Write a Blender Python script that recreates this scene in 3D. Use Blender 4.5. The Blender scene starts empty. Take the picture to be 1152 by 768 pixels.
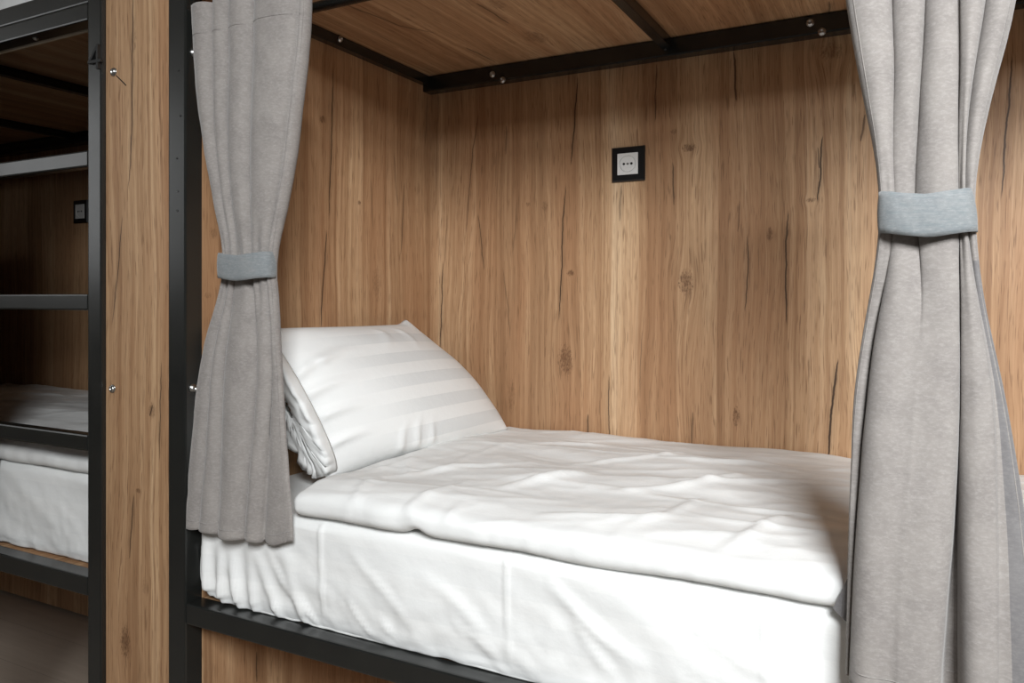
import bpy, bmesh, math, random
from mathutils import Vector, Matrix, noise
random.seed(7)
C = bpy.context.scene.collection
ZC = 1.22            # eye height above the floor
F = 873.0            # focal length in pixels of a 1152 wide frame
YAW = math.radians(27.7)
SY, CY_ = math.sin(YAW), math.cos(YAW)

# ------------------------------------------------------------------ measuring
def ray(px, py):
    u = (px - 576) / F; v = (335 - py) / F
    return Vector((-SY + CY_ * u, CY_ + SY * u, v))
def on_y(px, py, y):
    r = ray(px, py); r *= y / r.y; return Vector((r.x, r.y, r.z + ZC))
def on_x(px, py, x):
    r = ray(px, py); r *= x / r.x; return Vector((r.x, r.y, r.z + ZC))
def on_z(px, py, z):
    r = ray(px, py); r *= (z - ZC) / r.z; return Vector((r.x, r.y, z))

# the place, in metres: wall direction is x, depth into the bunks is y
YF, YP = 1.02, 1.06          # front and back of the front posts
YB = 1.86                    # face of the back panel
XL, XR = -1.241, 0.765       # inner faces of the main bay
BAY = -2.297                 # step from one bay to the next
Z_RAIL = ZC - .582           # top of the lower front rail
Z_MAT = ZC - .389            # mattress top
Z_UP = ZC + .580             # underside of the upper rails
Z_CEIL = ZC + .624           # underside of the upper deck

# ------------------------------------------------------------------ objects
def link(name, me, mat=None, parent=None, smooth=False):
    o = bpy.data.objects.new(name, me); C.objects.link(o)
    if mat: me.materials.append(mat)
    if smooth:
        for p in me.polygons: p.use_smooth = True
    if parent:
        o.parent = parent
        o.matrix_parent_inverse = Matrix.Translation(-Vector(parent.location)) if parent.type == 'EMPTY' else Matrix.Identity(4)
    return o
def obj(name, bm, mat=None, parent=None, smooth=False):
    bmesh.ops.recalc_face_normals(bm, faces=bm.faces[:])
    me = bpy.data.meshes.new(name); bm.to_mesh(me); bm.free()
    return link(name, me, mat, parent, smooth)
def pyobj(name, vs, fs, mat=None, parent=None, smooth=True):
    me = bpy.data.meshes.new(name); me.from_pydata(vs, [], fs); me.update()
    bm = bmesh.new(); bm.from_mesh(me); bmesh.ops.recalc_face_normals(bm, faces=bm.faces[:]); bm.to_mesh(me); bm.free()
    return link(name, me, mat, parent, smooth)
def tag(o, label, cat, group=None):
    o['label'] = label; o['category'] = cat
    if group: o['group'] = group
    return o
def thing(name, label, cat, loc, group=None):
    o = bpy.data.objects.new(name, None); C.objects.link(o); o.location = loc
    o.empty_display_size = .05
    return tag(o, label, cat, group)
def struct(o): o['kind'] = 'structure'; return o
def box(bm, x0, x1, y0, y1, z0, z1, bev=0.0):
    r = bmesh.ops.create_cube(bm, size=1)
    vs = r['verts']
    for v in vs:
        v.co = Vector((x0 + (v.co.x + .5) * (x1 - x0), y0 + (v.co.y + .5) * (y1 - y0), z0 + (v.co.z + .5) * (z1 - z0)))
    if bev:
        es = list({e for v in vs for e in v.link_edges})
        bmesh.ops.bevel(bm, geom=es, offset=bev, segments=2, profile=.6, affect='EDGES')
    return bm
def tube(name, x0, x1, y0, y1, z0, z1, mat, parent, bev=.0036, smooth=False):
    return obj(name, box(bmesh.new(), x0, x1, y0, y1, z0, z1, bev), mat, parent, smooth)
def rbox(name, lo, hi, r, cell, disp, mat, parent=None):
    """closed rounded block, finely gridded, each vertex moved by disp(co, normal)"""
    lo = Vector(lo); hi = Vector(hi); ax = []
    for i in range(3):
        a, b = lo[i] + r, hi[i] - r
        n = max(1, int((b - a) / cell[i]))
        ax.append([lo[i], lo[i] + r * .25, lo[i] + r * .5, lo[i] + r * .75] + [a + (b - a) * k / n for k in range(n + 1)] + [hi[i] - r * .75, hi[i] - r * .5, hi[i] - r * .25, hi[i]])
    idx, vs, fs = {}, [], []
    def vid(i, j, k):
        key = (i, j, k)
        if key not in idx:
            p = Vector((ax[0][i], ax[1][j], ax[2][k]))
            q = Vector([min(max(p[m], lo[m] + r), hi[m] - r) for m in range(3)])
            d = p - q; n = d.normalized() if d.length > 1e-9 else Vector((0, 0, 1))
            idx[key] = len(vs); vs.append(disp(q + n * r, n))
        return idx[key]
    N = [len(a) - 1 for a in ax]
    for f in range(3):
        g, h = [m for m in range(3) if m != f]
        for e in (0, N[f]):
            for a in range(N[g]):
                for b in range(N[h]):
                    qd = []
                    for (da, db) in ((0, 0), (1, 0), (1, 1), (0, 1)):
                        k = [0, 0, 0]; k[f] = e; k[g] = a + da; k[h] = b + db; qd.append(vid(*k))
                    fs.append(qd)
    return pyobj(name, vs, fs, mat, parent, True)
def dome(name, c, n, r, mat, parent, seg=16, slot=True):
    """round socket-head screw: washer rim, dome and a hex recess"""
    n = Vector(n).normalized(); q = n.to_track_quat('Z', 'Y').to_matrix()
    prof = [(1.0, 0), (1.0, .22), (.86, .30), (.80, .30), (.72, .62), (.42, .74), (.36, .72), (.34, .40), (0, .38)]
    vs, fs = [], []
    for (a, h) in prof[:-1]:
        for k in range(seg):
            t = 2 * math.pi * k / seg; vs.append(Vector(c) + q @ Vector((a * r * math.cos(t), a * r * math.sin(t), h * r)))
    vs.append(Vector(c) + q @ Vector((0, 0, prof[-1][1] * r)))
    for i in range(len(prof) - 2):
        for k in range(seg):
            k2 = (k + 1) % seg; fs.append((i * seg + k, i * seg + k2, (i + 1) * seg + k2, (i + 1) * seg + k))
    L = (len(prof) - 2) * seg
    for k in range(seg): fs.append((L + k, L + (k + 1) % seg, len(vs) - 1))
    fs.append(list(range(seg)))
    return pyobj(name, vs, fs, mat, parent, True)

# ------------------------------------------------------------------ materials
def lin(r, g, b):
    f = lambda c: (c / 255 / 12.92) if c / 255 <= .04045 else ((c / 255 + .055) / 1.055) ** 2.4
    return (f(r), f(g), f(b), 1)
class NT:
    def __init__(s, name):
        s.m = bpy.data.materials.new(name); s.m.use_nodes = True
        s.t = s.m.node_tree; s.b = s.t.nodes['Principled BSDF']
    def put(s, sock, v):
        if isinstance(v, (int, float)): sock.default_value = v
        elif isinstance(v, tuple): sock.default_value = v
        else: s.t.links.new(v, sock)
    def math(s, op, a, b=0.0, c=0.0, clamp=False):
        n = s.t.nodes.new('ShaderNodeMath'); n.operation = op; n.use_clamp = clamp
        for i, v in enumerate((a, b, c)): s.put(n.inputs[i], v)
        return n.outputs[0]
    def mr(s, v, a, b, c, d, smooth=False, clamp=True):
        n = s.t.nodes.new('ShaderNodeMapRange'); n.clamp = clamp
        if smooth: n.interpolation_type = 'SMOOTHSTEP'
        s.put(n.inputs[0], v)
        for i, q in enumerate((a, b, c, d)): s.put(n.inputs[i + 1], q)
        return n.outputs[0]
    def comb(s, x, y, z=0.0):
        n = s.t.nodes.new('ShaderNodeCombineXYZ')
        for i, v in enumerate((x, y, z)): s.put(n.inputs[i], v)
        return n.outputs[0]
    def noise(s, vec, scale=1.0, detail=2.0, rough=.5, dist=0.0):
        n = s.t.nodes.new('ShaderNodeTexNoise'); s.put(n.inputs['Vector'], vec)
        n.inputs['Scale'].default_value = scale; n.inputs['Detail'].default_value = detail
        n.inputs['Roughness'].default_value = rough; n.inputs['Distortion'].default_value = dist
        return n.outputs['Fac']
    def white(s, v):
        n = s.t.nodes.new('ShaderNodeTexWhiteNoise'); n.noise_dimensions = '1D'; s.put(n.inputs['W'], v); return n.outputs['Value']
    def mix(s, f, a, b, mode='MIX'):
        n = s.t.nodes.new('ShaderNodeMix'); n.data_type = 'RGBA'; n.blend_type = mode
        s.put(n.inputs[0], f); s.put(n.inputs[6], a); s.put(n.inputs[7], b); return n.outputs[2]
    def ramp(s, f, stops):
        n = s.t.nodes.new('ShaderNodeValToRGB'); s.put(n.inputs[0], f)
        e = n.color_ramp.elements
        while len(e) < len(stops): e.new(.5)
        for k, (p, c) in enumerate(stops): e[k].position = p; e[k].color = c
        return n.outputs[0]
    def objco(s):
        n = s.t.nodes.new('ShaderNodeTexCoord'); x = s.t.nodes.new('ShaderNodeSeparateXYZ')
        s.t.links.new(n.outputs['Object'], x.inputs[0]); return n.outputs['Object'], x.outputs
    def bump(s, h, strength, dist):
        n = s.t.nodes.new('ShaderNodeBump'); n.inputs['Strength'].default_value = strength; n.inputs['Distance'].default_value = dist
        s.put(n.inputs['Height'], h); s.t.links.new(n.outputs[0], s.b.inputs['Normal'])

def wood(name, across, along, cracks=(), knots=(), seed=0.0, rough=.5):
    """oak laminate: boards of different tone, fine pores, cathedral figure, splits (polylines) and knots"""
    w = NT(name); _, xyz = w.objco()
    a = xyz['XYZ'.index(across)]; l = xyz['XYZ'.index(along)]
    av = w.math('ADD', a, seed)
    # slow wander of the grain
    n1 = w.noise(w.comb(w.math('MULTIPLY', av, 5.0), w.math('MULTIPLY', l, 1.1), seed), 1, 2, .5)
    wander = w.math('MULTIPLY', w.math('SUBTRACT', n1, .5), .075)
    n1b = w.noise(w.comb(w.math('MULTIPLY', av, 22.0), w.math('MULTIPLY', l, 7.0), seed), 1, 1, .5)
    wander2 = w.math('MULTIPLY', w.math('SUBTRACT', n1b, .5), .004)
    aw = w.math('ADD', w.math('ADD', av, wander), wander2)
    # grain parting around the knots
    kmask = None
    for (ka, kl, ra, rl, dark) in knots:
        da = w.math('SUBTRACT', a, ka); dl = w.math('SUBTRACT', l, kl)
        qa = w.math('DIVIDE', da, ra * 1.6); ql = w.math('DIVIDE', dl, rl * 2.2)
        g = w.math('ADD', w.math('MULTIPLY', qa, qa), w.math('MULTIPLY', ql, ql))
        e = w.math('DIVIDE', 1.0, w.math('ADD', 1.0, w.math('MULTIPLY', g, g)))
        aw = w.math('ADD', aw, w.math('MULTIPLY', e, w.math('MULTIPLY', da, -.40)))
        rr = w.math('ADD', w.math('POWER', w.math('DIVIDE', da, ra), 2.0), w.math('POWER', w.math('DIVIDE', dl, rl), 2.0))
        kn = w.noise(w.comb(w.math('MULTIPLY', a, 330.0), w.math('MULTIPLY', l, 130.0), ka * 9), 1, 3, .6)
        mk = w.math('MULTIPLY', w.mr(w.math('ADD', rr, w.math('MULTIPLY', w.math('SUBTRACT', kn, .5), 2.4)), .05, 1.2, dark, 0.0, True), w.mr(kn, .3, .62, 1.0, .35))
        kmask = mk if kmask is None else w.math('MAXIMUM', kmask, mk)
    # boards
    pl = w.math('FLOOR', w.math('DIVIDE', w.math('ADD', w.math('ADD', av, 20.0), w.math('MULTIPLY', wander, .25)), .098))
    pr = w.white(w.math('ADD', pl, seed * 3.7))
    # long streaks of tone
    st = w.noise(w.comb(w.math('MULTIPLY', aw, 34.0), w.math('MULTIPLY', l, .55), pr), 1, 3, .6)
    # cathedral figure
    ring = w.math('SINE', w.math('MULTIPLY', w.math('ADD', aw, w.math('MULTIPLY', pr, .3)), 330.0))
    ring2 = w.mr(ring, .1, 1.0, 0.0, 1.0)
    rn = w.noise(w.comb(w.math('MULTIPLY', aw, 12.0), w.math('MULTIPLY', l, 1.1), seed + 4), 1, 1, .5)
    ringm = w.math('MULTIPLY', ring2, w.mr(rn, .42, .66, 0.0, 1.0))
    # fine fibre and pores
    fib = w.noise(w.comb(w.math('MULTIPLY', aw, 420.0), w.math('MULTIPLY', l, 7.0), seed), 1, 4, .7)
    por = w.noise(w.comb(w.math('MULTIPLY', aw, 400.0), w.math('MULTIPLY', l, 20.0), seed), 1, 1, .5)
    pm = w.mr(por, .60, .70, 0.0, 1.0)
    tone = w.math('ADD', w.math('MULTIPLY', st, .9), w.math('MULTIPLY', w.math('SUBTRACT', pr, .5), .20))
    pl2 = w.math('FLOOR', w.math('DIVIDE', w.math('ADD', w.math('ADD', av, 21.3), w.math('MULTIPLY', wander, .25)), .157))
    pr2 = w.white(w.math('ADD', pl2, seed * 1.9 + 50.0))
    st2 = w.noise(w.comb(w.math('MULTIPLY', aw, 120.0), w.math('MULTIPLY', l, 1.3), pr2), 1, 4, .65)
    tone = w.math('ADD', tone, w.math('ADD', w.math('MULTIPLY', w.math('SUBTRACT', pr2, .5), .16), w.math('MULTIPLY', w.math('SUBTRACT', st2, .5), .34)))
    col = w.ramp(tone, [(.22, WOOD[0]), (.40, WOOD[1]), (.55, WOOD[2]), (.74, WOOD[3])])
    red = w.noise(w.comb(w.math('MULTIPLY', av, 9.0), w.math('MULTIPLY', l, 1.5), seed + 31), 1, 2, .5)
    col = w.mix(w.mr(red, .42, .68, 0.0, .55), col, WOOD[8])
    col = w.mix(w.mr(fib, .42, .70, 0.0, .55), col, WOOD[4])
    col = w.mix(w.math('MULTIPLY', w.math('MULTIPLY', ringm, w.mr(st2, .35, .6, .3, 1.0)), .62), col, WOOD[4])
    col = w.mix(w.math('MULTIPLY', pm, .50), col, WOOD[5])
    # short dark flecks
    fl = w.noise(w.comb(w.math('MULTIPLY', aw, 75.0), w.math('MULTIPLY', l, 4.2), seed + 9), 1, 2, .5)
    col = w.mix(w.mr(fl, .68, .80, 0.0, .55), col, WOOD[5])
    if kmask is not None: col = w.mix(kmask, col, WOOD[6])
    # splits
    cm = None
    jit = w.math('MULTIPLY', w.math('SUBTRACT', w.noise(w.comb(w.math('MULTIPLY', a, 9.0), w.math('MULTIPLY', l, 16.0), 3.0), 1, 4, .55), .5), .010)
    aj = w.math('ADD', a, jit)
    for pts, wd, st_ in cracks:
        lmin, lmax = min(pts[0][1], pts[-1][1]), max(pts[0][1], pts[-1][1])
        win = w.math('MULTIPLY', w.mr(l, lmin, lmin + (lmax - lmin) * .22, 0.0, 1.0), w.mr(l, lmax - (lmax - lmin) * .22, lmax, 1.0, 0.0))
        seg = sorted(pts, key=lambda p: p[1])
        ac = None
        for (p, q) in zip(seg[:-1], seg[1:]):
            if ac is None: ac = w.mr(l, p[1], q[1], p[0], q[0])
            else: ac = w.math('ADD', ac, w.mr(l, p[1], q[1], 0.0, q[0] - p[0]))
        d = w.math('ABSOLUTE', w.math('SUBTRACT', aj, ac))
        wide = w.math('MULTIPLY', w.mr(win, 0.0, 1.0, .35, 1.0), wd)
        m = w.math('MULTIPLY', w.mr(w.math('DIVIDE', d, wide), .45, 1.25, st_, 0.0), w.mr(win, 0.0, .25, 0.0, 1.0))
        halo = w.math('MULTIPLY', w.mr(w.math('DIVIDE', d, wide), .5, 6.0, .24 * st_, 0.0), win)
        m = w.math('MAXIMUM', m, halo)
        cm = m if cm is None else w.math('MAXIMUM', cm, m)
    if cm is not None: col = w.mix(cm, col, WOOD[7])
    w.put(w.b.inputs['Base Color'], col)
    w.put(w.b.inputs['Roughness'], w.mr(fib, .3, .7, rough - .04, rough + .08))
    w.b.inputs['Specular IOR Level'].default_value = .35
    h = w.math('SUBTRACT', w.math('MULTIPLY', fib, .4), w.math('MULTIPLY', pm, .5))
    w.bump(h, .12, .0012)
    return w.m
WOOD = [lin(144, 110, 80), lin(173, 138, 104), lin(194, 160, 124), lin(208, 179, 145), lin(132, 95, 65), lin(100, 70, 46), lin(82, 52, 32), lin(48, 31, 21), lin(164, 120, 86)]

def cr(fn, pts, ia, il, w=.0016, s=.9):
    return ([(fn(*p)[ia], fn(*p)[il]) for p in pts], w, s)
def kn(fn, p, ia, il, ra, rl, d=.8):
    q = fn(*p); return (q[ia], q[il], ra, rl, d)
onB = lambda px, py: on_y(px, py, YB)
onL = lambda px, py: on_x(px, py, XL)
onF = lambda px, py: on_y(px, py, 1.03)
onC = lambda px, py: on_z(px, py, Z_CEIL)
back_cracks = [cr(onB, p, 0, 2, w, s) for p, w, s in [
    ([(650.3, 84), (647, 130), (642.5, 187)], .0020, .95), ([(637, 205), (632.5, 262), (632, 300), (629, 362)], .0020, .95),
    ([(539, 125), (531.5, 172), (524, 265)], .0016, .7), ([(538, 240), (545, 305)], .0016, .75),
    ([(699, 207), (697, 250)], .0016, .7), ([(498.6, 292), (495, 398)], .0022, .9), ([(685, 420), (685, 502)], .0018, .8),
    ([(662, 465), (661, 502)], .0030, .75), ([(738.6, 70), (737, 138)], .0018, .8), ([(825, 56), (829, 115)], .0030, .8),
    ([(756.5, 182), (758, 232)], .0018, .8), ([(925, 152), (923, 196), (919, 228)], .0024, .9), ([(920.5, 165), (922, 190)], .0018, .7),
    ([(886.5, 235), (884, 290), (885, 366)], .0022, .9), ([(841, 262), (842, 292), (838, 352)], .0018, .8),
    ([(832, 225), (830, 262)], .0016, .6), ([(942, 402), (936, 455), (931, 519)], .0030, .95), ([(779, 462), (778, 506)], .0016, .75),
    ([(973, 128), (968, 160)], .0026, .7), ([(582, 225), (577, 285)], .0012, .5), ([(570, 140), (569, 175)], .0020, .6),
    ([(565, 300), (572, 350), (574, 380)], .0014, .5), ([(493, 100), (490, 240)], .0012, .45), ([(503, 240), (500, 300)], .0012, .5),
    ([(722, 370), (720, 450)], .0012, .5), ([(1139, 60), (1132, 150), (1127, 222)], .0022, .9)]]
back_knots = [kn(onB, *k) for k in [
    ((642, 307), 0, 2, .011, .009, .9), ((636, 405), 0, 2, .022, .042, .85), ((775, 166), 0, 2, .018, .010, .9), ((772, 317), 0, 2, .020, .032, .9),
    ((828, 468), 0, 2, .008, .026, .85), ((935, 58), 0, 2, .026, .020, .6), ((866, 263), 0, 2, .008, .016, .7), ((912, 225), 0, 2, .011, .006, .85),
    ((594, 230), 0, 2, .007, .007, .6), ((613, 232), 0, 2, .010, .016, .5), ((758, 148), 0, 2, .008, .008, .6), ((575, 445), 0, 2, .012, .05, .30)]]
side_cracks = [cr(onL, p, 1, 2, w, s) for p, w, s in [
    ([(375, 72), (373, 165), (369.5, 248)], .0020, .9), ([(368, 258), (364, 310), (360.5, 372)], .0022, .9), ([(455, 205), (451, 290)], .0018, .7),
    ([(443, 172), (447, 232)], .0016, .55), ([(481, 106), (478, 165)], .0020, .55), ([(424, 85), (428, 130)], .0018, .5), ([(417, 200), (420, 262)], .0014, .5),
    ([(404, 640), (404, 760)], .002, .7), ([(289, 732), (289, 768)], .002, .8)]]
side_knots = [kn(onL, *k) for k in [((363, 134), 1, 2, .012, .010, .85), ((404, 228), 1, 2, .007, .007, .85), ((424, 320), 1, 2, .018, .05, .35), ((240, 262), 1, 2, .010, .012, .6), ((234, 332), 1, 2, .010, .006, .4)]]
strip_cracks = [cr(onF, p, 0, 2, w, s) for p, w, s in [
    ([(150, -30), (149, 50), (148.5, 150), (143.5, 220)], .0018, .9), ([(138, 240), (133, 300), (126.5, 366)], .0016, .85), ([(181.5, 405), (179, 520)], .0016, .8),
    ([(151, 555), (145, 630)], .0018, .85), ([(172, 455), (168, 468)], .0020, .8)]]
strip_knots = [kn(onF, *k) for k in [((155.5, 552), 0, 2, .008, .005, .9), ((141, 722), 0, 2, .016, .036, .95), ((151, 45), 0, 2, .008, .024, .5), ((171, 462), 0, 2, .010, .018, .55), ((163, 660), 0, 2, .009, .02, .3)]]
top_cracks = [cr(onC, p, 0, 1, w, s) for p, w, s in [
    ([(384, 3), (450, 29), (492, 38)], .0030, .7), ([(536, 3), (574, 27)], .0030, .7), ([(523, 53), (558, 70)], .0030, .7), ([(933, 1), (934, 18)], .0026, .7), ([(405, 28), (470, 62)], .0016, .4)]]
top_knots = [kn(onC, *k) for k in [((604, 42), 0, 1, .03, .045, .55), ((560, 5), 0, 1, .02, .03, .5)]]

M_back = wood('oak laminate back', 'X', 'Z', back_cracks, back_knots, 1.3)
M_side = wood('oak laminate side', 'Y', 'Z', side_cracks, side_knots, 5.1)
M_strip = wood('oak laminate strip', 'X', 'Z', strip_cracks, strip_knots, 8.4)
M_top = wood('oak laminate deck', 'X', 'Y', top_cracks, top_knots, 2.2)
M_plain = wood('oak laminate plain', 'X', 'Z', (), (), 11.7)
M_plain_side = wood('oak laminate plain side', 'Y', 'Z', (), (), 14.2)
M_plain_top = wood('oak laminate plain deck', 'X', 'Y', (), (), 17.9)

def m_steel():
    w = NT('black powder coated steel'); co, _ = w.objco()
    n = w.noise(co, 900, 2, .6); n2 = w.noise(co, 14, 3, .6)
    w.put(w.b.inputs['Base Color'], w.mix(w.mr(n2, .35, .7, 0, 1), lin(28, 29, 28), lin(32, 33, 31)))
    w.put(w.b.inputs['Roughness'], w.mr(n2, .3, .7, .235, .265)); w.b.inputs['Specular IOR Level'].default_value = .6
    w.bump(n, .05, .0003); return w.m
def m_simple(name, col, rough, metal=0.0, sc=400):
    w = NT(name); co, _ = w.objco(); n = w.noise(co, sc, 2, .5)
    c2 = tuple(x * .86 for x in col[:3]) + (1,)
    w.put(w.b.inputs['Base Color'], w.mix(n, col, c2)); w.b.inputs['Roughness'].default_value = rough; w.b.inputs['Metallic'].default_value = metal
    return w.m
def m_velour(name, c1, c2, c3, weave=False):
    w = NT(name); co, xyz = w.objco()
    big = w.noise(co, 26, 4, .65); st = w.noise(w.comb(w.math('MULTIPLY', xyz[0], 150.0), w.math('MULTIPLY', xyz[1], 150.0), w.math('MULTIPLY', xyz[2], 330.0)), 1, 4, .75)
    fine = w.noise(co, 1500, 2, .6)
    col = w.mix(w.mr(big, .36, .66, 0, 1), c1, c2)
    col = w.mix(w.mr(st, .45, .68, 0, .48), col, c3)
    col = w.mix(w.mr(fine, .4, .7, 0, .45), col, c2)
    if weave:
        sl = w.noise(w.comb(w.math('MULTIPLY', xyz[0], 60.0), w.math('MULTIPLY', xyz[1], 60.0), w.math('MULTIPLY', xyz[2], 900.0)), 1, 3, .6)
        col = w.mix(w.mr(sl, .5, .7, 0, .55), col, lin(104, 117, 121))
    w.put(w.b.inputs['Base Color'], col); w.b.inputs['Roughness'].default_value = .95
    w.b.inputs['Specular IOR Level'].default_value = .1
    w.b.inputs['Sheen Weight'].default_value = .25; w.b.inputs['Sheen Roughness'].default_value = .5
    w.bump(w.math('ADD', w.math('MULTIPLY', st, .5), w.math('MULTIPLY', fine, .5)), .25, .0012)
    return w.m
def m_linen(name, stripe=None, col=(229, 230, 229), amount=.5):
    w = NT(name); co, xyz = w.objco()
    wr = w.noise(co, 60, 4, .6); fine = w.noise(co, 1600, 1, .5)
    base = lin(*col); dark = lin(col[0] - 17, col[1] - 16, col[2] - 15)
    c = base
    if stripe == 'uv':
        n = w.t.nodes.new('ShaderNodeUVMap'); s = w.t.nodes.new('ShaderNodeSeparateXYZ'); w.t.links.new(n.outputs[0], s.inputs[0])
        v = w.math('FRACT', w.math('MULTIPLY', s.outputs[1], 5.7))
        glare_fade = w.mr(s.outputs[0], .22, .5, .12, 1.0)  # stripes painted fainter near the front end, as if washed out by reflected light
    elif stripe: v = w.math('FRACT', w.math('MULTIPLY', xyz['XYZ'.index(stripe)], 15.0))
    if stripe:
        m = w.math('MULTIPLY', w.mr(v, .46, .48, 0, 1), w.mr(v, .96, .98, 1, 0))
        if stripe == 'uv': m = w.math('MULTIPLY', m, glare_fade)
        c = w.mix(w.math('MULTIPLY', m, amount), base, dark)
        w.put(w.b.inputs['Roughness'], w.mr(m, 0, 1, .62, .85))
    else: w.b.inputs['Roughness'].default_value = .85
    w.put(w.b.inputs['Base Color'], c); w.b.inputs['Specular IOR Level'].default_value = .25
    w.bump(w.math('ADD', w.math('MULTIPLY', wr, .8), w.math('MULTIPLY', fine, .08)), .22, .004)
    return w.m
M_steel = m_steel()
M_bolt = m_simple('zinc screw', lin(190, 190, 188), .3, 1.0)
M_hole_shadow = m_simple('dark recess and shadow', lin(24, 20, 18), .8)
M_digit = m_simple('black numeral metal', lin(22, 22, 22), .45)
M_pframe = m_simple('black socket frame', lin(14, 14, 15), .35)
M_pface = m_simple('white socket plastic', lin(222, 222, 220), .4)
M_pin = m_simple('steel earth pin', lin(150, 150, 150), .35, 1.0)
M_curt = m_velour('taupe velour', lin(145, 140, 136), lin(132, 127, 124), lin(170, 166, 162))
M_rev = m_velour('grey velour reverse', lin(118, 116, 116), lin(108, 106, 107), lin(138, 136, 135))
M_tie = m_velour('blue grey woven band', lin(134, 137, 138), lin(120, 125, 128), lin(158, 160, 160), True)
M_sheet = m_linen('white cotton sheet', 'Z', amount=.25)
M_duvet = m_linen('white satin stripe duvet cover', 'Y', amount=.18)
M_pillow = m_linen('white satin stripe pillowcase', 'uv', amount=.8)
M_plaster = m_simple('white plaster', lin(226, 224, 220), .9, sc=60)
def m_floor():
    w = NT('grey brown laminate floor'); co, xyz = w.objco()
    pl = w.math('FLOOR', w.math('DIVIDE', xyz[1], .19)); pr = w.white(pl)
    n = w.noise(w.comb(w.math('MULTIPLY', xyz[0], 3.0), w.math('MULTIPLY', xyz[1], 60.0), pr), 1, 4, .6)
    c = w.mix(w.math('ADD', w.math('MULTIPLY', n, .7), w.math('MULTIPLY', pr, .3)), lin(150, 134, 120), lin(190, 178, 164))
    g = w.math('FRACT', w.math('DIVIDE', xyz[1], .19)); c = w.mix(w.mr(g, 0, .012, .7, 0), c, lin(70, 58, 48))
    w.put(w.b.inputs['Base Color'], c); w.b.inputs['Roughness'].default_value = .45; return w.m

# ------------------------------------------------------------------ the room
struct(obj('floor', box(bmesh.new(), -5.2, 3.2, -3.4, 2.0, -.05, 0), m_floor()))
struct(obj('ceiling', box(bmesh.new(), -5.2, 3.2, -3.4, 2.0, 2.75, 2.80), M_plaster))
struct(obj('wall_left', box(bmesh.new(), -5.3, -5.2, -3.4, 1.95, 0, 2.75), M_plaster))
struct(obj('wall_back', box(bmesh.new(), -5.2, 3.2, 1.95, 2.05, 0, 2.75), M_plaster))

# ------------------------------------------------------------------ bunk beds
def bunk(label, dx, mats):
    """steel tube bunk with panelled bay; dx shifts it along the wall"""
    mb, ms, mt = mats
    x0, x1 = XL + dx, XR + dx
    t = thing('bunk_bed', label, 'bunk bed', ((x0 + x1) / 2, (YF + YB) / 2, 0), 'bunk beds along the wall')
    top = 2.42
    # posts
    for (a, b, y0, y1) in ((x0 - .046, x0 + .002, YF, YP), (x1 - .002, x1 + .042, YF, YP), (x0 - .046, x0 - .006, YB + .016, YB + .056), (x1 + .002, x1 + .042, YB + .016, YB + .056)):
        tube('post', a, b, y0, y1, 0, top, M_steel, t)
    # lower rails
    tube('front_rail', x0 + .002, x1 - .002, YF + .001, YP - .001, Z_RAIL - .040, Z_RAIL, M_steel, t)
    tube('back_rail', x0 + .002, x1 - .002, YB - .040, YB - .001, Z_RAIL - .060, Z_RAIL - .022, M_steel, t)
    # upper rails
    tube('front_rail', x0 + .002, x1 - .002, YF + .001, YP - .001, Z_UP, Z_UP + .036, M_steel, t)
    tube('guard_rail', x0 + .002, x1 - .002, YF + .003, YP - .003, Z_UP + .037, Z_UP + .077, M_steel, t)
    tube('back_rail', x0 + .001, x1 - .001, YB - .040, YB - .001, Z_UP, Z_CEIL - .001, M_steel, t)
    for xs in ((x0 + .001, x0 + .022), (x1 - .022, x1 - .001)):
        tube('side_rail', xs[0], xs[1], YP + .001, YB - .041, Z_UP + .018, Z_CEIL - .001, M_steel, t, .002)
    for xb in (x0 + .692, x0 + 1.34):
        tube('cross_bar', xb, xb + .024, YP + .001, YB - .041, Z_UP + .018, Z_CEIL - .001, M_steel, t, .002)
    # panels
    tube('side_panel', x0 - .018, x0, YP + .0005, YB, .012, top - .03, ms, t, .0008)
    tube('side_panel', x1, x1 + .018, YP + .0005, YB, .012, top - .03, M_plain_side, t, .0008)
    tube('back_panel', x0 - .005, x1 + .005, YB, YB + .014, .012, top - .03, mb, t, .0008)
    tube('lower_deck', x0 + .003, x1 - .003, YP + .0005, YB - .001, Z_RAIL - .021, Z_RAIL - .003, M_plain_top, t, .0008)
    tube('upper_deck', x0 + .003, x1 - .003, YP + .0005, YB - .001, Z_CEIL, Z_CEIL + .018, mt, t, .0008)
    return t
bed = bunk('oak panelled bunk bay with black steel frame behind the two tied curtains', 0, (M_back, M_side, M_top))
bed2 = bunk('dim bunk bay behind the ladder rungs, with a metal numeral 4 on its post', BAY, (M_plain, M_plain_side, M_plain_top))
# curtain rod across the main bay
def rod(x0, x1, y, z, r, mat, parent, name):
    vs, fs = [], []; n = 16
    for x in (x0, x1):
        for k in range(n):
            a = 2 * math.pi * k / n; vs.append((x, y + r * math.cos(a), z + r * math.sin(a)))
    for k in range(n): fs.append((k, (k + 1) % n, n + (k + 1) % n, n + k))
    fs += [list(range(n)), list(range(n, 2 * n))]
    return pyobj(name, vs, fs, mat, parent, True)
YCUR = 1.030
ZROD = ZC + .520
rod(XL + .001, XR - .003, YCUR + .036, ZROD, .009, M_steel, bed, 'curtain_rod')
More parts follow.
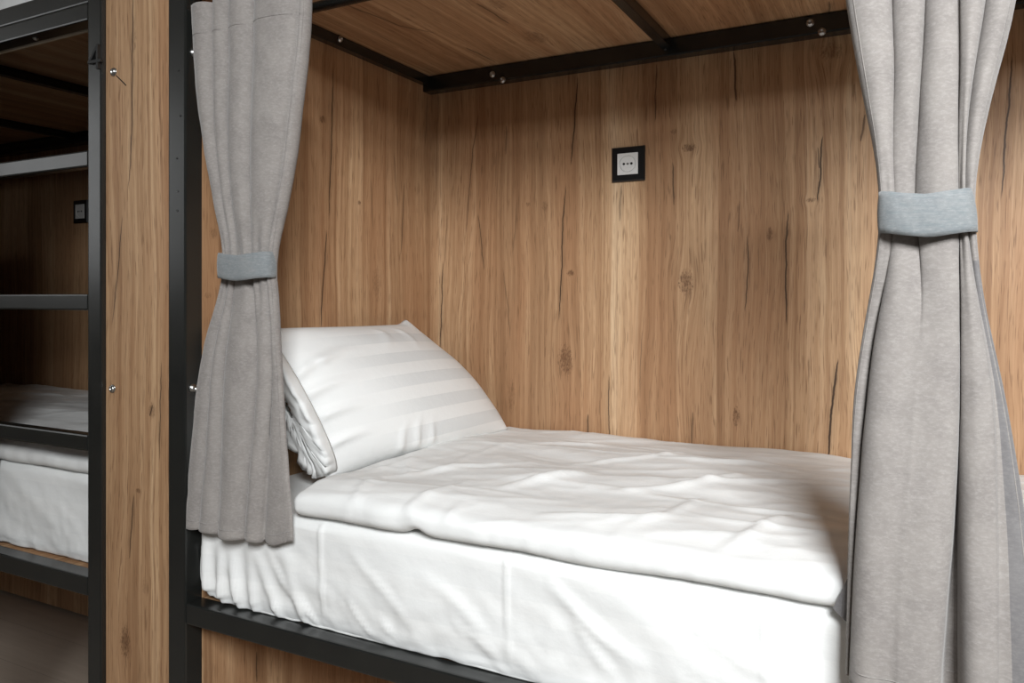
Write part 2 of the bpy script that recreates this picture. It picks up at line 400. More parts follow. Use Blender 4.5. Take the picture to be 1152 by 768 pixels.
# screws of the main bay
for (px, py, f, n, r) in [(382.5, 44, lambda a, b: on_x(a, b, XL + .022), (1, 0, -.2), .0075),
                          (554, 83.7, lambda a, b: on_y(a, b, YB - .040), (0, -1, 0), .0085), (565.5, 90, lambda a, b: on_y(a, b, YB - .040), (0, -1, 0), .0085),
                          (911.5, 25.7, lambda a, b: on_y(a, b, YB - .040), (0, -1, 0), .0085), (924.8, 35.7, lambda a, b: on_y(a, b, YB - .040), (0, -1, 0), .0085),
                          (218.3, 59.5, lambda a, b: on_x(a, b, XL + .002), (1, 0, 0), .0085), (217, 436.5, lambda a, b: on_x(a, b, XL + .002), (1, 0, 0), .0085)]:
    dome('bolt', f(px, py), n, r, M_bolt, bed)
dome('bolt', on_y(748.6, 54.6, YB - .040), (0, -1, 0), .005, M_steel, bed)
for (px, py) in [(201, 79), (203, 130), (199, 178), (200, 215), (199.5, 237)]:
    dome('rivet', on_y(px, py, YF), (0, -1, 0), .0022, M_steel, bed, 10)
# ladder of the left bunk: rungs welded between its right post and a ladder post
xr2 = XR + BAY
for zt in (.308, .008, -.286):
    tube('ladder_rung', xr2 - .395, xr2 - .002, YF + .001, YP - .012, ZC + zt - .034, ZC + zt, M_steel, bed2)
tube('ladder_post', xr2 - .435, xr2 - .3955, YF, YP, 0, 2.42, M_steel, bed2)
dome('bolt', on_z(40, 43, Z_UP), (0, 0, -1), .006, M_bolt, bed2)
tube('pale_strip', XL + BAY + .01, xr2 - .01, YP + .0008, YP + .006, Z_UP - .003, Z_UP + .030, m_simple('pale strip', lin(196, 184, 166), .6), bed2, .0008)  # thin pale strip just behind the upper front rail
# the numeral 4 on the post
def bar(bm, p, q, w, y0, y1):
    p = Vector((p[0], 0, p[1])); q = Vector((q[0], 0, q[1])); d = (q - p).normalized(); s = Vector((-d.z, 0, d.x)) * w / 2
    r = []
    for y in (y0, y1):
        for c in (p + s, q + s, q - s, p - s): r.append(bm.verts.new((c.x, y, c.z)))
    for f in ((0, 1, 2, 3), (7, 6, 5, 4), (0, 4, 5, 1), (1, 5, 6, 2), (2, 6, 7, 3), (3, 7, 4, 0)): bm.faces.new([r[i] for i in f])
bm = bmesh.new()
P4 = lambda px, py: (on_y(px, py, YF - .003).x, on_y(px, py, YF - .003).z)
bar(bm, P4(111, 50), P4(101.3, 70.5), .006, YF - .006, YF + .0005)
bar(bm, P4(100.2, 70.5), P4(114.6, 68), .006, YF - .0062, YF + .0005)
bar(bm, P4(110.4, 50), P4(110.6, 77.5), .006, YF - .0064, YF + .0005)
o = obj('numeral', bm, M_digit, bed2); o['label'] = 'black metal numeral 4'
# stop strip between the bunks
xs0, xs1 = xr2 + .043, XL - .047
strip = thing('filler_panel', 'narrow upright oak panel with two screws between the two bunk frames', 'panel', ((xs0 + xs1) / 2, 1.04, 0))
tube('board', xs0, xs1, 1.030, 1.048, .003, 2.45, M_strip, strip, .0008)
for (px, py) in ((128.6, 81), (127.3, 437)):
    b = dome('screw', on_y(px, py, 1.030), (0, -1, 0), .0085, M_bolt, strip)
bm = bmesh.new(); bar(bm, tuple(on_y(131, 85, 1.03)[i] for i in (0, 2)), tuple(on_y(142, 96, 1.03)[i] for i in (0, 2)), .0018, 1.0292, 1.0305)
obj('shadow_streak', bm, M_hole_shadow, strip)  # dark sliver laid on the board as the upper screw's shadow streak

# ------------------------------------------------------------------ power sockets
def socket(c, s, label):
    t = thing('power_socket', label, 'socket', c)
    x, y, z = c; bm = bmesh.new(); h = s / 2; i = s * .315
    ring = []
    for (e, yy) in ((h, y), (h, y - .006), (h - .003, y - .009), (i, y - .009), (i, y - .004)):
        ring.append([bm.verts.new((x + a * e, yy, z + b * e)) for a, b in ((-1, -1), (1, -1), (1, 1), (-1, 1))])
    for r0, r1 in zip(ring[:-1], ring[1:]):
        for k in range(4): bm.faces.new((r0[k], r0[(k + 1) % 4], r1[(k + 1) % 4], r1[k]))
    bm.faces.new(ring[0]); bm.faces.new(ring[-1])
    obj('frame', bm, M_pframe, t)
    # faceplate with a round recessed well
    n = 48; R = i * .78; vs, fs = [], []
    def sq(k):
        a = 2 * math.pi * k / n; cx, cz = math.cos(a), math.sin(a); m = max(abs(cx), abs(cz)); return cx / m, cz / m
    rows = [[(x + sq(k)[0] * i * .985, y - .004, z + sq(k)[1] * i * .985) for k in range(n)], [(x + sq(k)[0] * i * .985, y - .0105, z + sq(k)[1] * i * .985) for k in range(n)]]
    for (rr, yy) in ((R, -.0105), (R * .99, -.0075), (R * .95, -.0075), (R * .93, -.0095)):
        rows.append([(x + rr * math.cos(2 * math.pi * k / n), y + yy, z + rr * math.sin(2 * math.pi * k / n)) for k in range(n)])
    for r in rows: vs += r
    for a in range(len(rows) - 1):
        for k in range(n): fs.append((a * n + k, a * n + (k + 1) % n, (a + 1) * n + (k + 1) % n, (a + 1) * n + k))
    fs += [list(range(n)), list(range((len(rows) - 1) * n, len(rows) * n))]
    fp = pyobj('faceplate', vs, fs, M_pface, t, False); fp['label'] = 'white round-well socket face'
    def disc(name, cx, cz, r, mat, y0, y1):
        vs = [(cx + r * math.cos(a * math.pi / 10), yy, cz + r * math.sin(a * math.pi / 10)) for yy in (y0, y1) for a in range(20)]
        fs = [(k, (k + 1) % 20, 20 + (k + 1) % 20, 20 + k) for k in range(20)] + [list(range(20)), list(range(20, 40))]
        return pyobj(name, vs, fs, mat, fp, False)
    for dx in (-.0095, .0095): disc('pin_hole', x + dx * s / .082, z, .0030 * s / .082, M_hole_shadow, y - .0102, y - .0085)
    disc('earth_pin', x, z, .0026 * s / .082, M_pin, y - .0104, y - .0085)
    return t
c = on_y(707.5, 184.8, YB)
socket((c.x, YB, c.z), .0860, 'black framed white power socket on the bright oak wall above the bed')
c = on_y(92.5, 238, YB)
socket((c.x, YB, c.z), .0860, 'black framed power socket on the dark back wall behind the ladder')

# ------------------------------------------------------------------ bedding
def fb(p, s, o=3):
    return noise.fractal(Vector(p) * s, 1.0, 2.0, o)
def ridge(v, w):
    return math.exp(-(v / w) ** 2)
def sm(t): t = max(0., min(1., t)); return t * t * (3 - 2 * t)
MX0, MX1, MY0, MY1 = XL + .004, XR - .012, 1.048, YB - .004
sheet_folds_px = [((612, 655), (730, 745), .006, .020), ((470, 640), (560, 730), .004, .020), ((300, 612), (352, 700), .004, .012), ((395, 612), (470, 720), .004, .016),
    ((640, 700), (700, 760), .004, .014), ((780, 690), (880, 765), .005, .020), ((395, 668), (420, 720), .005, .009), ((430, 690), (445, 716), .004, .008), ((340, 665), (362, 708), .004, .008), ((505, 700), (560, 745), .004, .012)]
creases = [(on_y(362, 640, MY0).x, .010), (on_y(571, 690, MY0).x, .006), (on_y(862, 740, MY0).x, .006)]
def strokes(a, b, folds):
    h = 0
    for (a0, b0, a1, b1, am, wd) in folds:
        da, db = a1 - a0, b1 - b0; L = math.hypot(da, db); da /= L; db /= L
        t = (a - a0) * da + (b - b0) * db
        if t < 0 or t > L: continue
        d = (a - a0) * db - (b - b0) * da + .010 * math.sin(t * 22 + a0 * 9)
        if abs(d) > 4 * wd: continue
        e = math.sin(math.pi * t / L) ** .6
        w_ = wd * (.75 if d > 0 else .38)
        h += am * e * math.exp(-(d / w_) ** 2)
    return h
def mkf(lst, fn, ia, ib):
    return [(fn(*p)[ia], fn(*p)[ib], fn(*q)[ia], fn(*q)[ib], am, wd) for (p, q, am, wd) in lst]
sheet_folds = mkf(sheet_folds_px, lambda a, b: on_y(a, b, MY0), 0, 2)
def mat_disp(p, n):
    x, y, z = p; q = Vector(p)
    h = (z - Z_RAIL) / (Z_MAT - Z_RAIL)           # 0 bottom, 1 top
    lx = (x - MX0)
    if n.y < -.01 and h < .5: q.y = MY0 + (q.y - MY0) * .3
    if n.y < -.3:                                 # front face: hanging sheet
        d = 0
        for cx, wd in creases: d -= .0038 * ridge(x - cx - .002 * math.sin(z * 30), wd * .45) * sm(h * 3)
        d -= strokes(x, z, sheet_folds)
        # gathers fanning out from the tucked lower left corner
        for k, (bx, tx, am) in enumerate(((.03, .02, .012), (.07, .06, .010), (.115, .075, .009), (.15, .13, .007), (.21, .12, .006), (.27, .20, .005))):
            cx = bx + (tx - bx) * h; d -= 1.6 * am * ridge(lx - cx, .009 + .012 * h) * (1 - sm(h * 1.05))
        # long slanting drapes
        d += .010 * fb((x * 1.1 + z * 1.6, 3, z * 1.2 - x * .5), 3.2, 2) * (1 - .4 * h)
        d -= .005 * abs(fb((x * 1.4 + z * 2.4, 7, 1), 4.5, 2)) * sm(h * 2) 
        d += .003 * fb((x * 3 + z, 1, z * 4), 9, 2) * (1 - h)
        q.y += d * (1 if n.y < -.9 else .7)
        tuck = max(0, 1 - lx / .10)
        q.y += .010 * (1 - h) ** 2 * (.25 * sm((.5 - lx) / .3) + 1.8 * tuck)
    if n.z < .2:
        q.z += .022 * math.exp(-(max(0, lx) / .035)) * (1 - h) * 1.0 + .006 * (1 - h) * max(0, fb((x, 5, 2), 14, 2)) 
    if n.z > .3:
        q.z += .004 * fb((x, y, 4), 7, 2)
    if n.x < -.3: q.x += .004 * fb((2, y, z), 12, 2) * n.x
    return q
mattress = rbox('mattress', (MX0, MY0, Z_RAIL + .0006), (MX1, MY1, Z_MAT), .022, (.0055, .03, .008), mat_disp, M_sheet)
tag(mattress, 'bright white sheeted mattress behind the long black rail, under the pillow', 'mattress', 'sheeted mattresses')

DX0, DX1, DY0, DY1 = -.992, XR - .03, 1.036, YB - .004
DZ0, DZ1 = Z_MAT + .004, Z_MAT + .050
onD = lambda px, py: on_z(px, py, Z_MAT + .045)
duvet_folds = mkf([((352, 548), (520, 512), .004, .016), ((400, 545), (600, 526), .007, .020), ((425, 590), (520, 548), .005, .016), ((468, 606), (512, 570), .006, .014),
    ((470, 612), (560, 590), .006, .018), ((560, 560), (668, 537), .008, .018), ((600, 586), (760, 590), .006, .022), ((640, 528), (790, 512), .006, .018),
    ((690, 560), (850, 542), .007, .020), ((760, 545), (930, 552), .006, .020), ((800, 620), (900, 588), .006, .018), ((700, 600), (800, 566), .005, .016),
    ((820, 575), (940, 590), .006, .018), ((560, 505), (700, 500), .005, .018), ((740, 522), (880, 530), .006, .018), ((500, 535), (560, 505), .004, .014),
    ((380, 575), (430, 545), .004, .014), ((620, 640), (700, 600), .005, .018), ((730, 655), (790, 620), .004, .016), ((455, 545), (470, 512), .004, .014)], onD, 0, 1)
def duv_disp(p, n):
    x, y, z = p; q = Vector(p)
    yy = (y - DY0) / (DY1 - DY0); top = (z - DZ0) / (DZ1 - DZ0)
    # broad loft, thinner at the wall, fuller at the front roll
    loft = .010 * fb((x * .9, y * 1.6, 2), 3.6, 2) + .006 - .014 * sm((yy - .55) * 2.2)
    # sharp press wrinkles, mostly along the bed and slightly diagonal
    w = 0
    a = x * .75 + y * 1.0; b = -x * .42 + y * 1.5
    r1 = 1 - abs(fb((a * .9, b * 2.6, 1), 2.1, 2)) * 2.6; w += .0022 * max(0, r1) ** 3
    r2 = 1 - abs(fb((x * 1.6 + y * .7, y * 3.2 - x * .2, 9), 3.4, 2)) * 2.8; w += .0014 * max(0, r2) ** 3
    r3 = 1 - abs(fb((x * 3 - y * 1.0, y * 3.0 + x, 21), 3.2, 2)) * 3.0; w += .0010 * max(0, r3) ** 3
    w += strokes(x, y, duvet_folds) + .004 * fb((x * 1.2 + y, y * 2.2, 17), 3.0, 2)
    edge = min(sm((x - DX0) / .10), 1)
    q.z += (loft + w) * max(0, top) * (.55 + .45 * edge)
    q.z -= .014 * max(0, top) * (1 - sm((y - DY0) / .10)) ** 1.5
    if n.y < 0:       # wavy front edge
        q.y += -n.y * (-.006 * fb((x * 2.0, 3, 3), 4, 2) - .003 * fb((x * 3, 8, 1), 9, 2))
        q.z += (1 - top) * (.005 * fb((x, 6, 6), 6, 2) - .002)
    if n.x < 0: q.x += .012 * fb((2, y * 2, 4), 3, 2)
    # dimple where the cover bunches on the front edge
    cx = on_y(465, 612, DY0).x
    q.z += .010 * ridge(x - cx, .018) * ridge(y - DY0, .06) * (1 - top)
    return q
duvet = rbox('duvet', (DX0, DY0, DZ0), (DX1, DY1, DZ1), .019, (.008, .006, .004), duv_disp, M_duvet)
tag(duvet, 'rumpled white duvet lying on the bed in front of the pillow', 'duvet', 'duvets')
for src, lab in ((mattress, 'shaded white sheeted mattress behind the ladder rungs, under the thin duvet'), (duvet, 'shaded duvet on the bed behind the ladder rungs')):
    cpy = src.copy(); C.objects.link(cpy); fy = 1.071 if src is mattress else 1.068; y0 = MY0 if src is mattress else DY0; sc = (YB - .004 - fy) / (YB - .004 - y0); cpy.scale.y = sc; cpy.location = (BAY, fy - sc * y0, 0); cpy['label'] = lab
cpy = mattress.copy(); C.objects.link(cpy); sc = (YB - .004 - 1.071) / (YB - .004 - MY0); cpy.scale.y = sc; cpy.location = (BAY, 1.071 - sc * MY0, Z_CEIL + .019 - Z_RAIL); cpy['label'] = 'white mattress edge above the top rail in the upper left corner, upper bunk'

# pillow leaning on the side panel: corners of its mid plane
PFL = Vector((-1.062, 1.215, ZC - .366)); PRL = Vector((-.955, 1.795, ZC - .344))
PFU = Vector((-1.195, 1.135, ZC - .062)); PRU = Vector((-1.215, 1.715, ZC - .070))
pn = (PRL - PFL).cross(PFU - PFL).normalized()
if pn.x < 0: pn = -pn
def pil(u, v, side):
    """u 0 front end .. 1 wall end, v 0 lower .. 1 upper, side +1 face / -1 back"""
    U, V = 2 * u - 1, 2 * v - 1
    # pincushion outline
    uu = .5 + .5 * U * (1 + (.09 if U > 0 else -.05) * (1 - V * V)) ; vv = .5 + .5 * V * (1 + (-.035 if V > 0 else .02) * (1 - U * U))
    p = PFL.lerp(PRL, uu).lerp(PFU.lerp(PRU, uu), vv)
    e = max(0, (1 - U * U)) ** .52 * max(0, (1 - V * V)) ** .50
    th = (.100 if side > 0 else .055) * e
    w = 0
    if side > 0:
        fr = 1 - u
        w += .007 * fb((u * 1.4 + v, v * 2.4, 1), 1.5, 1)
        for (cu, cv, dx, dy, am, wd, ln) in ((.0, .50, 1, .25, .011, .030, .30), (.0, .62, 1, .55, .010, .028, .32), (.02, .36, 1, .05, .010, .028, .26), (.02, .18, 1, .12, .010, .024, .22),
                                            (.12, .70, 1, .30, .008, .030, .3), (.30, .04, .35, 1, .007, .016, .22), (.38, .04, .3, 1, .007, .014, .24), (.46, .04, .3, 1, .006, .016, .2), (.60, .92, -.6, -1, .005, .03, .35), (.75, .93, -.3, -1, .005, .025, .3)):
            L = math.hypot(dx, dy); dx, dy = dx / L, dy / L
            s = (u - cu) * dx + (v - cv) * dy; d = -(u - cu) * dy + (v - cv) * dx
            if -.02 < s < ln: w += am * ridge(d - .02 * math.sin(s * 14), wd) * sm((s + .02) / .05) * (1 - sm(s / ln))
    else: w += .004 * fb((u * 3, v * 3, 5), 2, 2)
    ear = math.exp(-(((1 - u) / .06) ** 2 + ((1 - v) / .07) ** 2)); p = p + Vector((.0, -.010, .012)) * ear + pn * (.020 * ear * (1 if side > 0 else .6) * side * (1 - max(0, 2 * abs(u - .97) )))*0
    ee = min(1, e * 3)
    return p + pn * (side * (th + w * ee))
def pillow():
    nu, nv = 110, 76; vs, fs, uv = [], [], []
    ids = {}
    def vid(i, j, s):
        if i in (0, nu) or j in (0, nv): s = 1
        k = (i, j, s)
        if k not in ids:
            a = .5 - .5 * math.cos(math.pi * i / nu); b = .5 - .5 * math.cos(math.pi * j / nv)
            a = .35 * a + .65 * i / nu; b = .35 * b + .65 * j / nv
            ids[k] = len(vs); vs.append(pil(a, b, s)); uv.append((a, b))
        return ids[k]
    for s in (1, -1):
        for i in range(nu):
            for j in range(nv): fs.append((vid(i, j, s), vid(i + 1, j, s), vid(i + 1, j + 1, s), vid(i, j + 1, s)))
    me = bpy.data.meshes.new('pillow'); me.from_pydata(vs, [], fs); me.update()
    bm = bmesh.new(); bm.from_mesh(me); bmesh.ops.recalc_face_normals(bm, faces=bm.faces[:]); bm.to_mesh(me); bm.free()
    L = me.uv_layers.new(name='UVMap')
    for lp in me.loops: L.data[lp.index].uv = uv[lp.vertex_index]
    return link('pillow', me, M_pillow, None, True)
pw = tag(pillow(), 'plump white striped pillow propped against the oak side panel', 'pillow')
# gathered end of the pillowcase with its crumpled edge
vs, fs = [], []; n, m = 144, 12
axis = (PRL - PFL).normalized()
for i in range(n + 1):
    a = 2 * math.pi * i / n; V = -math.cos(a); sd = math.sin(a)
    for j in range(m + 1):
        s_ = j / m
        shrink = 1.0 if s_ < .35 else 1 - .8 * ((s_ - .35) / .65)
        v = .5 + .5 * V * (.95 * shrink)
        base = PFL.lerp(PFU, v).lerp(PRL.lerp(PRU, v), .045 * (1 - min(1, s_ / .35)))
        th = (.042 if sd > 0 else .030) * abs(sd) ** .7 * shrink * (1 + .12 * math.sin(math.pi * min(1, s_ / .35)))
        puck = .007 * fb((V * 1.9, sd * 1.9, s_ * 1.4), 2.0, 3) * sm(s_ * 3)
        lip = .010 * math.exp(-((s_ - .33) / .10) ** 2) * (1 + 1.2 * fb((V * 3.5, sd * 2, 4), 2.0, 2))
        out = -axis * (.004 + lip + .010 * math.sin(math.pi * min(1, max(0, (s_ - .4) / .6))) * shrink)
        vs.append(base + pn * ((1 if sd > 0 else -1) * th + puck + lip * (1 if sd > 0 else -1)) + out)
for i in range(n):
    for j in range(m): fs.append((i * (m + 1) + j, (i + 1) * (m + 1) + j, (i + 1) * (m + 1) + j + 1, i * (m + 1) + j + 1))
hem = pyobj('pillowcase_hem', vs, fs, M_duvet, pw, True)
md = hem.modifiers.new('thick', 'SOLIDIFY'); md.thickness = .003; md.offset = 0

# ------------------------------------------------------------------ curtains
def interp(levels, z):
    """levels sorted from top to bottom: (z, [values])"""
    if z >= levels[0][0]: return levels[0][1]
    for (za, A), (zb, B) in zip(levels[:-1], levels[1:]):
        if z >= zb:
            t = (za - z) / (za - zb); return [x + (y - x) * t for x, y in zip(A, B)]
    return levels[-1][1]
def curtain(label, yc, mid, rows, ztop, zbot, tie, seed, hem_dz, waves, reverse=False):
    """rows: (py, [crease px ...], [crease depth cm ...], [panel bulge cm ...])"""
    lv = []
    for (py, xs, dep, bul) in rows:
        zz = on_y(mid, py, yc).z
        lv.append((zz, [on_y(x, py, yc).x for x in xs] + list(dep) + list(bul)))
    N = len(rows[0][1]); nz = 170; per = 26
    vs, fs = [], []
    zt0, zt1 = on_y(mid, tie[0], yc).z, on_y(mid, tie[1], yc).z
    cols = (N - 1) * per + 1
    for r in range(nz + 1):
        z0 = ztop + (zbot - ztop) * r / nz
        V = interp(lv, z0)
        # soften the corner between levels
        for dz in (-.05, -.025, .025, .05):
            Q = interp(lv, z0 + dz); V = [a + b for a, b in zip(V, Q)]
        V = [v / 5 for v in V]
        X, D, B = V[:N], V[N:2 * N], V[2 * N:]
        dt = max(0, zt0 - z0) * 0 + (z0 - zt0 if z0 > zt0 else (zt1 - z0 if z0 < zt1 else 0))
        for c in range(cols):
            k = min(c // per, N - 2); t = (c - k * per) / per
            t2 = t
            x = X[k] + (X[k + 1] - X[k]) * t2
            cre = D[k] * (1 - t) + D[k + 1] * t
            s = math.sin(math.pi * t) ** .33 if 0 < t < 1 else 0
            y = cre * (1 - s) - B[k] * s
            gu = c / (cols - 1)
            y = y * .01
            # gathers radiating from the tie
            y += .0028 * math.exp(-dt / .05) * math.sin(gu * waves * 6.283 + seed + 2 * math.sin(gu * 9)) * (1 - abs(2 * gu - 1) ** 6)
            y += .0035 * fb((x * 3, z0 * 1.1, seed), 4.5, 2) + .0008 * fb((x * 8, z0 * 5, seed + 3), 5, 2)
            xo = x + .0015 * fb((gu * 4, z0 * 3, seed + 8), 2, 2)
            xo = max(xo, XL + .006)
            zz = z0 + (hem_dz(gu) + .002 * fb((x, 3, seed), 20, 1)) * max(0, 1 - (z0 - zbot) / .25)
            vs.append(Vector((xo, yc + y, zz)))
    for r in range(nz):
        for c in range(cols - 1): fs.append((r * cols + c, r * cols + c + 1, (r + 1) * cols + c + 1, (r + 1) * cols + c))
    t = thing('curtain', label, 'curtain', (sum(on_y(mid, 300, yc)[i] for i in (0,)), yc, zbot), 'grey curtains tied back')
    o = pyobj('fabric', vs, fs, M_curt, t, True)
    if reverse:          # the fabric's wrong side shows where the last pleat turns over
        o.data.materials.append(M_rev)
        for p in o.data.polygons:
            vi = min(p.vertices); r_, c_ = divmod(vi, cols)
            if c_ >= (N - 2) * per + 9 and zt1 - .03 > vs[vi].z: p.material_index = 1
    m = o.modifiers.new('thick', 'SOLIDIFY'); m.thickness = .0028; m.offset = 0
    # stitched hems: along the bottom and down both side edges, and the rod pocket seam
    def strip_along(name, pts, w):
        sv, sf = [], []
        for i, p in enumerate(pts):
            d = (pts[min(i + 1, len(pts) - 1)] - pts[max(i - 1, 0)]).normalized(); up = Vector((0, -1, 0))
            s = d.cross(up).normalized() * w
            sv += [p + s + Vector((0, .0005, 0)), p - s + Vector((0, .0005, 0)), p + Vector((0, -.0012, 0))]
            if i: b = 3 * i; sf += [(b - 3, b, b + 2, b - 1), (b - 1, b + 2, b + 1, b - 2), (b - 3, b - 2, b + 1, b)]
        return pyobj(name, sv, sf, M_curt, t, True)
    at = lambda r, c: Vector(vs[r * cols + c]) + Vector((0, -.0016, 0))
    strip_along('hem_seam', [at(nz - 3, c) for c in range(cols)], .0009)
    strip_along('side_hem', [at(r, 4) for r in range(nz + 1)], .0009)
    strip_along('side_hem', [at(r, cols - 6) for r in range(nz + 1)], .0009)
    rt = min(range(nz + 1), key=lambda r: abs(ztop + (zbot - ztop) * r / nz - (ZROD - .024)))
    strip_along('pocket_seam', [at(rt, c) for c in range(cols)], .001)
    # tie band
    def band(pa, pb, droop):
        (l0, r0), (l1, r1) = pa, pb
        zA, zB = on_y(mid, tie[0], yc).z, on_y(mid, tie[1], yc).z
        bv, bf = [], []; n, m = 72, 7
        for j in range(m + 1):
            f = j / m; z = zA + (zB - zA) * f
            xa = on_y(l0, tie[0], yc).x * (1 - f) + on_y(l1, tie[1], yc).x * f; xb = on_y(r0, tie[0], yc).x * (1 - f) + on_y(r1, tie[1], yc).x * f
            cx, hx = (xa + xb) / 2, (xb - xa) / 2
            for i in range(n):
                a = 2 * math.pi * i / n; ca, sa = math.cos(a), math.sin(a)
                ex = math.copysign(abs(ca) ** .75, ca); ey = math.copysign(abs(sa) ** .75, sa)
                bl = .0015 * math.sin(math.pi * f)
                bv.append(Vector((cx + ex * (hx + bl), yc - .0015 + ey * (.0215 + bl) + .0012 * fb((ca * 2, sa * 2, f * 2), 2, 2), z + droop * (.5 + .5 * ca) ** 1.0 - .006 * (1 - abs(ca)) * (1 if sa < 0 else -1) * abs(sa))))
        for j in range(m):
            for i in range(n): bf.append((j * n + i, j * n + (i + 1) % n, (j + 1) * n + (i + 1) % n, (j + 1) * n + i))
        b = pyobj('tieback', bv, bf, M_tie, t, True); b['label'] = 'blue-grey woven tie band'
        md = b.modifiers.new('thick', 'SOLIDIFY'); md.thickness = .003; md.offset = 1
        for j, nm in ((0.6, 'top'), (m - .6, 'low')):
            pts = []
            for i in range(n // 2 - 2, n + 3):
                j0 = int(j); f = j - j0; p = bv[j0 * n + i % n] * (1 - f) + bv[min(m, j0 + 1) * n + i % n] * f
                pts.append(p + Vector((0, -.0026, 0)))
            sv, sf = [], []
            for i, p in enumerate(pts):
                sv += [p + Vector((0, .001, .0008)), p + Vector((0, .001, -.0008)), p + Vector((0, -.0008, 0))]
                if i: q = 3 * i; sf += [(q - 3, q, q + 2, q - 1), (q - 1, q + 2, q + 1, q - 2)]
            pyobj('stitch_line', sv, sf, M_tie, b, True)
    band(tie[2], tie[3], tie[4])
    return t
z_of = lambda mid, py, yc: on_y(mid, py, yc).z
#            L    c1    c2    c3    c4    R         crease depth (cm)             bulge per panel (cm)
rowsL = [
 (-60, [214, 239, 258, 286, 339, 346], [1.2, 1.7, 1.6, 2.0, 1.2, 1.6], [1.4, 1.3, 1.5, 1.9, .4]),
 (30,  [217, 240, 258, 285, 337, 343], [1.2, 1.7, 1.6, 2.0, 1.3, 1.6], [1.4, 1.3, 1.5, 1.9, .4]),
 (150, [229, 242.5, 256, 282, 324, 332], [1.2, 1.7, 1.6, 1.9, 1.3, 1.8], [1.3, 1.3, 1.5, 1.9, .4]),
 (240, [244, 254, 263, 282, 311, 318], [1.0, 1.3, 1.3, 1.6, 1.2, 1.6], [1.0, 1.0, 1.3, 1.6, .4]),
 (284, [253, 259, 267.5, 282, 300, 305], [.8, .6, .6, .7, .7, 1.0], [.4, .5, .6, .7, .3]),
 (312, [252, 258, 266, 284, 300, 305.5], [.8, .6, .6, .7, .7, 1.0], [.4, .5, .6, .7, .3]),
 (345, [243, 251, 261, 287, 302.5, 307.5], [1.0, .9, .9, 1.4, 1.0, 1.4], [.6, .8, .9, .8, .3]),
 (400, [227.5, 242, 255, 291, 306, 311], [.2, 1.5, 1.2, 1.7, 1.2, 1.0], [.4, 1.1, 1.4, 1.0, .1]),
 (500, [217.5, 234, 251, 285, 302, 321], [-.4, 1.3, 1.1, 1.4, 1.1, .5], [1.0, 1.7, 2.1, 1.6, .3]),
 (606, [210.5, 226.5, 250, 278, 297.5, 331], [-.4, 1.0, .9, 1.1, .9, .1], [1.2, 1.9, 2.4, 1.9, .5])]
curtain('grey curtain gathered by a tie band, hanging between the black post and the pillow', YCUR, 272, rowsL, ZC + .555, z_of(272, 606, YCUR),
        (284, 312, (251.5, 305.5), (251, 306.5), -.001), 1.7, lambda g: .004 + .010 * (g > .86) * sm((g - .86) / .14) - .002 * math.sin(g * 16), 7)
#            L    c1    c2    c3   c3b    c4    R
rowsR = [
 (-60, [948, 1002, 1043, 1078, 1080, 1118, 1154], [1.0, 1.4, 1.7, .6, .6, 2.0, 1.8], [1.2, 1.0, 1.0, -.4, .9, 1.0]),
 (10,  [955, 1004, 1042, 1078, 1080, 1110, 1147], [1.0, 1.4, 1.7, .6, .6, 2.0, 1.8], [1.2, 1.0, 1.0, -.4, .9, 1.0]),
 (100, [972, 1008, 1036, 1078, 1080, 1092, 1120], [1.0, 1.0, 2.0, .6, .6, 2.2, 1.8], [1.2, .9, 1.1, -.4, .8, 1.0]),
 (175, [987, 1004, 1030, 1078, 1079.5, 1083, 1098], [1.0, .5, 1.8, .4, .4, 1.0, 1.5], [1.0, .8, 1.3, -.4, .5, .7]),
 (212, [993, 1004, 1027, 1078, 1080, 1084, 1094], [1.0, .5, 1.2, .4, .4, .7, 1.2], [.7, .7, .9, -.4, .4, .5]),
 (258, [992, 1011, 1030, 1078, 1080, 1086, 1096], [1.0, .6, 1.2, .4, .4, .7, 1.2], [.7, .6, .9, -.4, .4, .5]),
 (285, [987, 1003, 1036, 1079, 1081, 1090, 1099], [1.2, 1.2, .4, .5, .5, .6, 1.4], [.6, .2, 1.2, -.4, .6, .5]),
 (330, [979, 990, 1038, 1079, 1081, 1099, 1105.5], [2.2, 2.3, -.8, .5, .5, .6, 2.0], [-1.5, 1.0, 1.0, -.4, .7, -1.2]),
 (450, [960, 973, 1030, 1079, 1081, 1118, 1135], [2.3, 2.6, -1.2, .6, .8, .4, 2.4], [-1.6, 1.3, 1.2, -.7, .6, -1.2]),
 (530, [957, 966, 1025, 1076, 1080, 1121, 1147], [2.4, 2.6, -1.3, .9, 1.8, .3, 2.4], [-1.7, 1.3, 1.3, -2.0, .6, -1.0]),
 (610, [955, 960, 1015, 1070, 1080, 1122, 1160], [2.6, 2.8, -1.3, .6, 3.2, .3, 2.0], [-1.8, 1.4, 1.4, -3.6, .7, -.6]),
 (788, [950, 954, 1008, 1056, 1081, 1123, 1172], [2.8, 3.0, -1.4, .0, 4.0, .2, 1.6], [-2.0, 1.4, 1.6, -4.3, .9, -.3])]
YCR = .986
curtain('large pale grey tied curtain hanging in front of the foot of the bed', YCR, 1043, rowsR, ZC + .555, z_of(1043, 786, YCR),
        (214, 261, (992, 1090), (991.5, 1096.5), -.002), 4.2, lambda g: 0, 5, True)

rc = bpy.data.objects['curtain.001']
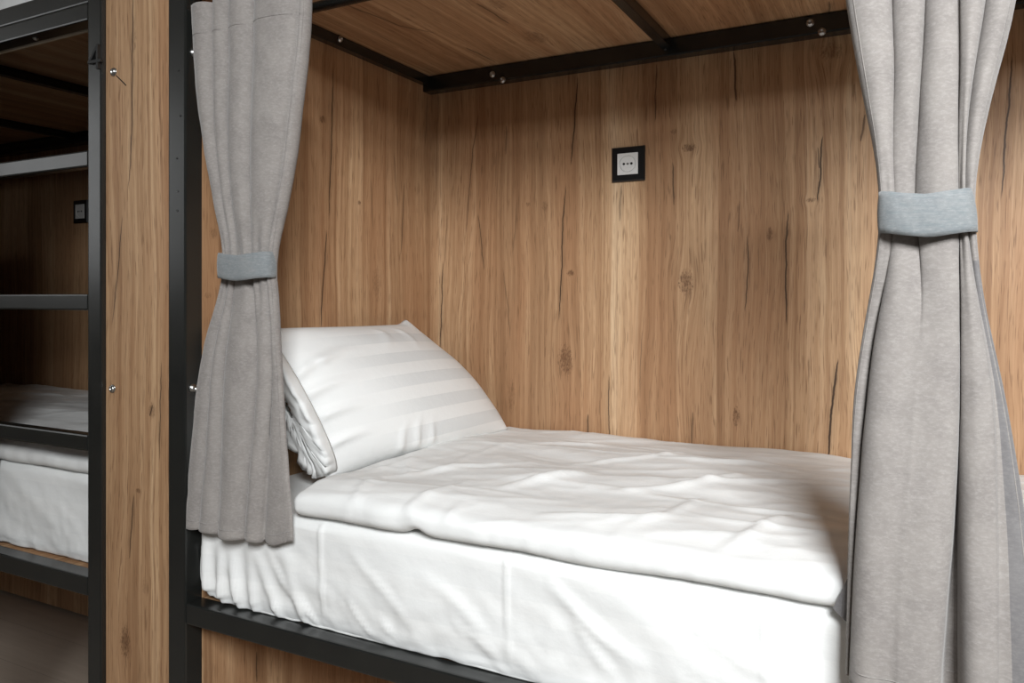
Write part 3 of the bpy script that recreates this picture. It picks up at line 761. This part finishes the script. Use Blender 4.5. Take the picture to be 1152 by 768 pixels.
# its turned back corner, showing beside the mattress
pts = [on_y(958, 640, 1.020), on_y(948, 662, 1.024), on_y(937, 684, 1.027), on_y(946, 694, 1.027), on_y(958, 704, 1.024), on_y(962, 670, 1.012)]
me_v = [tuple(p) for p in pts] + [tuple(p + Vector((.001, .003, 0))) for p in pts]; k = len(pts)
pyobj('turned_corner', me_v, [tuple(range(k)), tuple(range(2 * k - 1, k - 1, -1))] + [(i, (i + 1) % k, k + (i + 1) % k, k + i) for i in range(k)], M_rev, rc, False)
# unseen curtain added beyond the ladder to keep light out of the left bay
rod(XL + BAY + .001, xr2 - .436, YCUR + .022, ZROD, .009, M_steel, bed2, 'curtain_rod')
t = thing('curtain', 'unseen grey curtain added beyond the ladder to block light from the left bay', 'curtain', (-2.7, 1.036, ZC - .45))
vs, fs = [], []; nc, nr = 360, 24
cx0, cx1 = XL + BAY + .02, xr2 - .445
for r in range(nr + 1):
    z = ZC + .545 - .995 * r / nr
    for c_ in range(nc + 1):
        x = cx0 + (cx1 - cx0) * c_ / nc
        vs.append((x, 1.034 + (.006 + .004 * r / nr) * math.sin(x * 85 + .8 * math.sin(x * 13) + .3 * math.sin(z * 4)), z))
for r in range(nr):
    for c_ in range(nc): k = r * (nc + 1) + c_; fs.append((k, k + 1, k + nc + 2, k + nc + 1))
o = pyobj('fabric', vs, fs, M_curt, t, True); m = o.modifiers.new('thick', 'SOLIDIFY'); m.thickness = .0028; m.offset = 0

# ------------------------------------------------------------------ light
def area(name, loc, target, sx, sy, power, col, spread=180):
    l = bpy.data.lights.new(name, 'AREA'); l.shape = 'RECTANGLE'; l.size = sx; l.size_y = sy; l.energy = power; l.spread = math.radians(spread); l.color = col
    o = bpy.data.objects.new(name, l); C.objects.link(o); o.location = loc
    o.rotation_euler = (Vector(target) - Vector(loc)).to_track_quat('-Z', 'Y').to_euler(); return o
area('window_daylight', (.82, -1.05, ZC + 1.32), (.0, 1.45, ZC - .15), .85, 1.05, 77, (.97, .99, 1), 112)
area('side_window_daylight', (-5.1, -1.35, ZC + .80), (-1.0, -1.2, ZC + .2), 1.5, 1.3, 12, (.97, .99, 1))
W = bpy.data.worlds.new('room ambient'); bpy.context.scene.world = W; W.use_nodes = True
W.node_tree.nodes['Background'].inputs[0].default_value = (.97, .99, 1, 1); W.node_tree.nodes['Background'].inputs[1].default_value = .07

# ------------------------------------------------------------------ camera
cam = bpy.data.cameras.new('camera'); co = bpy.data.objects.new('camera', cam); C.objects.link(co)
co.location = (0, 0, ZC); co.rotation_euler = (math.radians(90), 0, YAW)
cam.sensor_width = 36; cam.lens = F / 1152 * 36; cam.shift_y = -49 / 1152; cam.clip_start = .02
S = bpy.context.scene; S.camera = co
S.view_settings.view_transform = 'Standard'; S.view_settings.look = 'None'; S.view_settings.gamma = 1; S.view_settings.exposure = 0
S.view_settings.use_curve_mapping = False
S.cycles.max_bounces = 8; S.cycles.diffuse_bounces = 5
